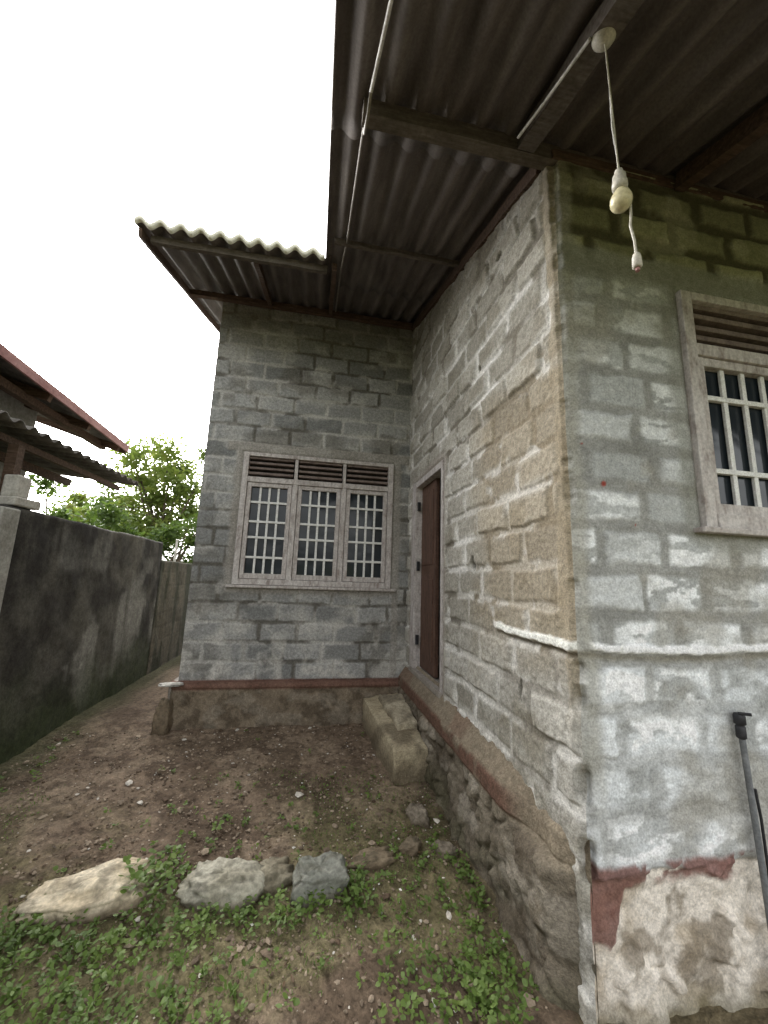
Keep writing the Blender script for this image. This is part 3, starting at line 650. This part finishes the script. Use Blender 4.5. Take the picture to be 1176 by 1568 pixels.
for px,py,h in zip(PX,PY,HH):
    n=random.randint(5,12); g=float(G(np.array(px),np.array(py)))
    for i in range(n):
        a=random.random()*6.28; f=random.random(); rr=random.random()*h*0.55
        LP.append((px+rr*math.cos(a),py+rr*math.sin(a),g+h*f*0.95+0.008)); AZ.append(a+random.uniform(-.6,.6)); TI.append(random.uniform(-0.2,0.8)); l=random.uniform(0.012,0.030)*(0.8+4*h); LN.append(l); WD.append(l*random.uniform(0.5,0.75))
leaves('weeds',np.array(LP),np.array(AZ),np.array(TI),np.array(LN),np.array(WD),M_weed)
N=5000; gxp=rng.uniform(-1.7,0.9,N*3); gyp=rng.uniform(1.2,3.2,N*3); k=fbm(gxp*1.9+2,gyp*2.3,4,5)+0.12*rng.random(N*3)+0.12*sst(2.2,1.5,gyp)>0.65
gxp,gyp=gxp[k],gyp[k]; n_=len(gxp)
leaves('grass',np.stack([gxp,gyp,G(gxp,gyp)],-1),rng.random(n_)*6.28,rng.uniform(0.3,1.3,n_),rng.uniform(0.008,0.024,n_),rng.uniform(0.002,0.005,n_),M_weed)
n_=420; fx=rng.uniform(-1.95,0.9,n_); fy=rng.uniform(1.35,3.92,n_)
leaves('fallen_leaves',np.stack([fx,fy,G(fx,fy)+0.010],-1),rng.random(n_)*6.28,rng.uniform(-0.1,0.3,n_),rng.uniform(0.012,0.04,n_),rng.uniform(0.003,0.014,n_),M_dead)

# ------------------------------------------------------------ trees
def tree(name,base,height,crown_c,crown_r,nclump,nleaf,mat,lsz=0.09,seed=1):
    e=empty(name); rd=random.Random(seed); b=Vector(base); cc=Vector(crown_c)
    fork=b.lerp(cc,0.5)
    tube('trunk',[b,b.lerp(fork,0.5)+Vector((0.06,0.03,0)),fork],[0.12,0.095,0.075],M_bark,e)
    cl=[]
    for i in range(nclump):
        while True:
            v=Vector((rd.uniform(-1,1),rd.uniform(-1,1),rd.uniform(-0.85,1)))
            if 0.2<v.length<1.0: break
        c=cc+Vector((v.x*crown_r[0],v.y*crown_r[1],v.z*crown_r[2])); cl.append((c,rd.uniform(0.16,0.34)*max(crown_r)))
        if i%2==0:
            m_=fork.lerp(c,0.5)+Vector((rd.uniform(-.1,.1),rd.uniform(-.1,.1),rd.uniform(-.05,.2)))
            tube('limb_%d'%i,[fork,m_,c],[0.05,0.03,0.008],M_bark,e)
    P=[]
    per=nleaf//nclump
    for c,r in cl:
        q=rng.normal(0,0.5,(per,3))*r*np.array([1,1,0.75]); P.append(q+np.array(c))
    P=np.vstack(P); n=len(P)
    leaves('leaves',P,rng.random(n)*6.28,rng.uniform(-1.0,0.6,n),rng.uniform(0.6,1.3,n)*lsz,rng.uniform(0.35,0.6,n)*lsz,mat,e)
tree('leafy_tree',(-4.3,12.0,-1.4),5,(-4.2,12.0,2.45),(1.35,1.2,1.85),46,9500,M_leaf,0.14,1)
tree('leafy_tree',(-3.6,14.5,-1.4),5,(-3.1,14.5,2.9),(1.2,1.3,1.6),24,4000,M_leaf,0.16,2)
tree('leafy_tree',(-6.2,13,-1.4),5,(-6.1,13,1.7),(1.4,1.2,1.4),22,4500,M_leaf,0.17,3)
tree('leafy_tree',(-8.0,13.5,-1.4),5,(-8.2,13.5,1.3),(1.8,1.2,1.7),22,4500,M_leaf2,0.17,4)
tree('shrub',(-3.3,9.4,-1.4),2,(-3.2,9.6,0.5),(0.9,0.7,1.0),18,3000,M_leaf2,0.12,5)
tree('shrub',(-5.0,9.6,-1.4),2,(-5.0,9.6,0.6),(1.1,0.7,1.0),18,3000,M_leaf2,0.12,6)
tree('shrub',(-7.0,9.8,-1.4),2,(-7.0,9.8,0.6),(1.3,0.7,1.2),16,3000,M_leaf2,0.12,7)
mp=tube('metal_pole',[(-2.62,8.15,-1.45),(-2.60,8.15,0.62)],0.02,M_pvc); tube('metal_pole_cap',[(-2.60,8.15,0.62),(-2.60,8.15,0.64)],0.027,M_pvc).parent=mp

# ------------------------------------------------------------ boundary wall
bw=empty('boundary_wall'); XB=-2.07
def bound(name,y0,y1,zt,light):
    yy=np.arange(y0,y1+0.01,0.018); prof=[(XB-0.14,-1.6),(XB-0.14,zt-0.015),(XB-0.125,zt),(XB-0.015,zt),(XB,zt-0.015),(XB,-1.6)]
    pp=[]
    for i in range(len(prof)-1):
        a=np.array(prof[i]);b=np.array(prof[i+1]); n=max(2,int(np.linalg.norm(b-a)/0.018))
        for k in range(n): pp.append(a+(b-a)*k/n)
    pp.append(np.array(prof[-1])); pp=np.array(pp)
    y,u=np.meshgrid(yy,np.arange(len(pp)),indexing='ij'); X=pp[u][...,0].copy(); Z=pp[u][...,1].copy()
    n=fbm(y*6,Z*6,5,2)-.5; X+=0.02*n; Z+=0.03*(fbm(y*4,y*0+3,4,3)-.5)*(Z>zt-0.03)
    st=fbm(y*5,Z*0.8,5,4)
    pl=fbm(y*1.6,Z*2.2,5,6)
    c=lerp(L(54,51,46),L(86,83,75),sst(0.3,0.7,fbm(y*4,Z*4,5,1)))
    c=lerp(c,L(140,138,130),0.75*sst(0.51,0.64,pl)*sst(0.38,0.6,st))
    c=lerp(c,L(34,32,30),0.8*sst(0.45,0.58,st)*sst(-0.5,0.4,Z))
    c=lerp(c,L(56,66,36),0.75*sst(-0.7,-1.35,Z+0.5*(fbm(y*3,Z*3,4,5)-.5)))
    if light:
        p_,r,r2,d=blockpattern(y,Z,0.19,0.38,2,0.006); c=lerp(lerp(L(84,79,66),L(104,98,84),r),L(78,73,62),(1-p_)*0.5); c=lerp(c,L(50,54,38),0.8*sst(0.42,0.58,st)); X+=0.003*p_
    mesh_np(name,np.stack([X,y,Z],-1),grid_quads(*y.shape),M_bound,c,bw)
bound('old_section',-2.0,5.93,0.42,False); bound('far_section',5.95,11.5,0.17,True)
boxes('end_cap',[(XB-0.13,XB-0.005,5.90,5.94,-1.55,0.405)],M_plain,bw,0.004)
M_pier=mat_noise('pale_pier',[(0.3,(0.2,0.19,0.16)),(0.7,(0.42,0.41,0.37))],9,0.9,0.4)
boxes('pier',[(XB-0.1,XB+0.03,2.95,3.12,-1.55,0.40)],M_pier,bw,0.012,0.004)
boxes('pier_block',[(XB-0.16,XB-0.0,3.10,3.36,0.43,0.50),(XB-0.14,XB-0.03,3.14,3.27,0.50,0.66)],mat_noise('white_block',[(0.3,(0.35,0.33,0.28)),(0.7,(0.55,0.53,0.48))],9),bw,0.012,0.006)

# ------------------------------------------------------------ neighbour
nb=empty('neighbor_house')
boxes('nb_wall',[(-6.0,-3.3,-1.0,5.0,-1.55,1.95)],M_plain,nb,0)
def sheet(name,xa,za,xb,zb_,y0,y1,mat,parent,lam=0.13,amp=0.02,dzy=0.0):
    ys=np.arange(y0,y1,lam/10); us=np.linspace(0,1,10); y,u=np.meshgrid(ys,us,indexing='ij')
    X=xa+(xb-xa)*u; Z=za+(zb_-za)*u+amp*np.cos(2*np.pi*y/lam)+dzy*(y-y0)
    ob=mesh_np(name,np.stack([X,y,Z],-1),grid_quads(*y.shape),mat,None,parent)
    md=ob.modifiers.new('s','SOLIDIFY'); md.thickness=0.006; return ob
sheet('nb_roof',-2.60,1.86,-4.6,2.5,-1.0,5.65,M_roofn,nb,0.15,0.012,-0.03)
beam('nb_fascia',(-2.58,-1.0,1.875),(-2.58,5.66,1.655),0.02,0.09,M_fascia,nb)
beam('nb_barge',(-2.60,5.66,1.62),(-4.5,5.66,2.28),0.02,0.08,M_wood,nb)
for i,yv in enumerate(np.arange(2.0,5.6,0.7)): beam('nb_rafter_%d'%i,(-2.62,yv,1.80-0.03*(yv+1)),(-4.0,yv,2.23-0.03*(yv+1)),0.05,0.08,M_wood,nb)
boxes('nb_soffit_beam',[(-2.9,-2.82,-1,5.6,1.60,1.68)],M_wood,nb,0.004)
shed=empty('lean_to_shed')
sheet('shed_roof',-2.17,1.03,-3.28,1.12,0.5,5.2,M_roofn,shed,0.15,0.022,0.01)
beam('shed_beam',(-2.32,0.5,0.93),(-2.32,5.0,0.97),0.04,0.05,M_wood,shed); beam('shed_beam_b',(-2.9,0.5,0.98),(-2.9,5.1,1.02),0.05,0.08,M_wood,shed)
beam('shed_post',(-2.27,3.3,-1.5),(-2.27,3.3,0.92),0.07,0.07,M_wood,shed)
boxes('shed_wall',[(-3.25,-3.15,0.5,4.2,-1.5,1.0)],M_dark,shed,0)

# ------------------------------------------------------------ camera
cam=bpy.data.cameras.new('Camera'); co=bpy.data.objects.new('Camera',cam); COL.objects.link(co); scene.camera=co
cam.sensor_fit='HORIZONTAL'; cam.sensor_width=36; cam.lens=36*590/1176; cam.clip_start=0.02; cam.clip_end=1000
fw=Vector((.1775,.9693,.1732)).normalized(); rt=Vector((.9821,-.1857,.0329)); rt=(rt-fw*rt.dot(fw)).normalized(); up=rt.cross(fw).normalized()
co.matrix_world=Matrix(((rt.x,up.x,-fw.x,0),(rt.y,up.y,-fw.y,0),(rt.z,up.z,-fw.z,0),(0,0,0,1)))

# ------------------------------------------------------------ light
AZ_=math.radians(-31.6); EL=math.radians(31)
w=bpy.data.worlds.new('World'); scene.world=w; w.use_nodes=True; nt=w.node_tree; bg=nt.nodes['Background']
sky=nt.nodes.new('ShaderNodeTexSky'); sky.sky_type='NISHITA'; sky.sun_disc=False; sky.sun_elevation=EL; sky.sun_rotation=AZ_%(2*math.pi)
sky.dust_density=6; sky.air_density=1.5; sky.ozone_density=1
hs=nt.nodes.new('ShaderNodeHueSaturation'); hs.inputs['Saturation'].default_value=0.10; hs.inputs['Value'].default_value=4.6
nt.links.new(sky.outputs[0],hs.inputs['Color']); nt.links.new(hs.outputs[0],bg.inputs['Color']); bg.inputs['Strength'].default_value=0.15
sl=bpy.data.lights.new('sun','SUN'); sl.energy=0.8; sl.angle=math.radians(30); sl.color=(1,0.96,0.91)
so=bpy.data.objects.new('sun',sl); COL.objects.link(so)
v=Vector((math.sin(AZ_)*math.cos(EL),math.cos(AZ_)*math.cos(EL),math.sin(EL))); so.rotation_euler=v.to_track_quat('Z','Y').to_euler()
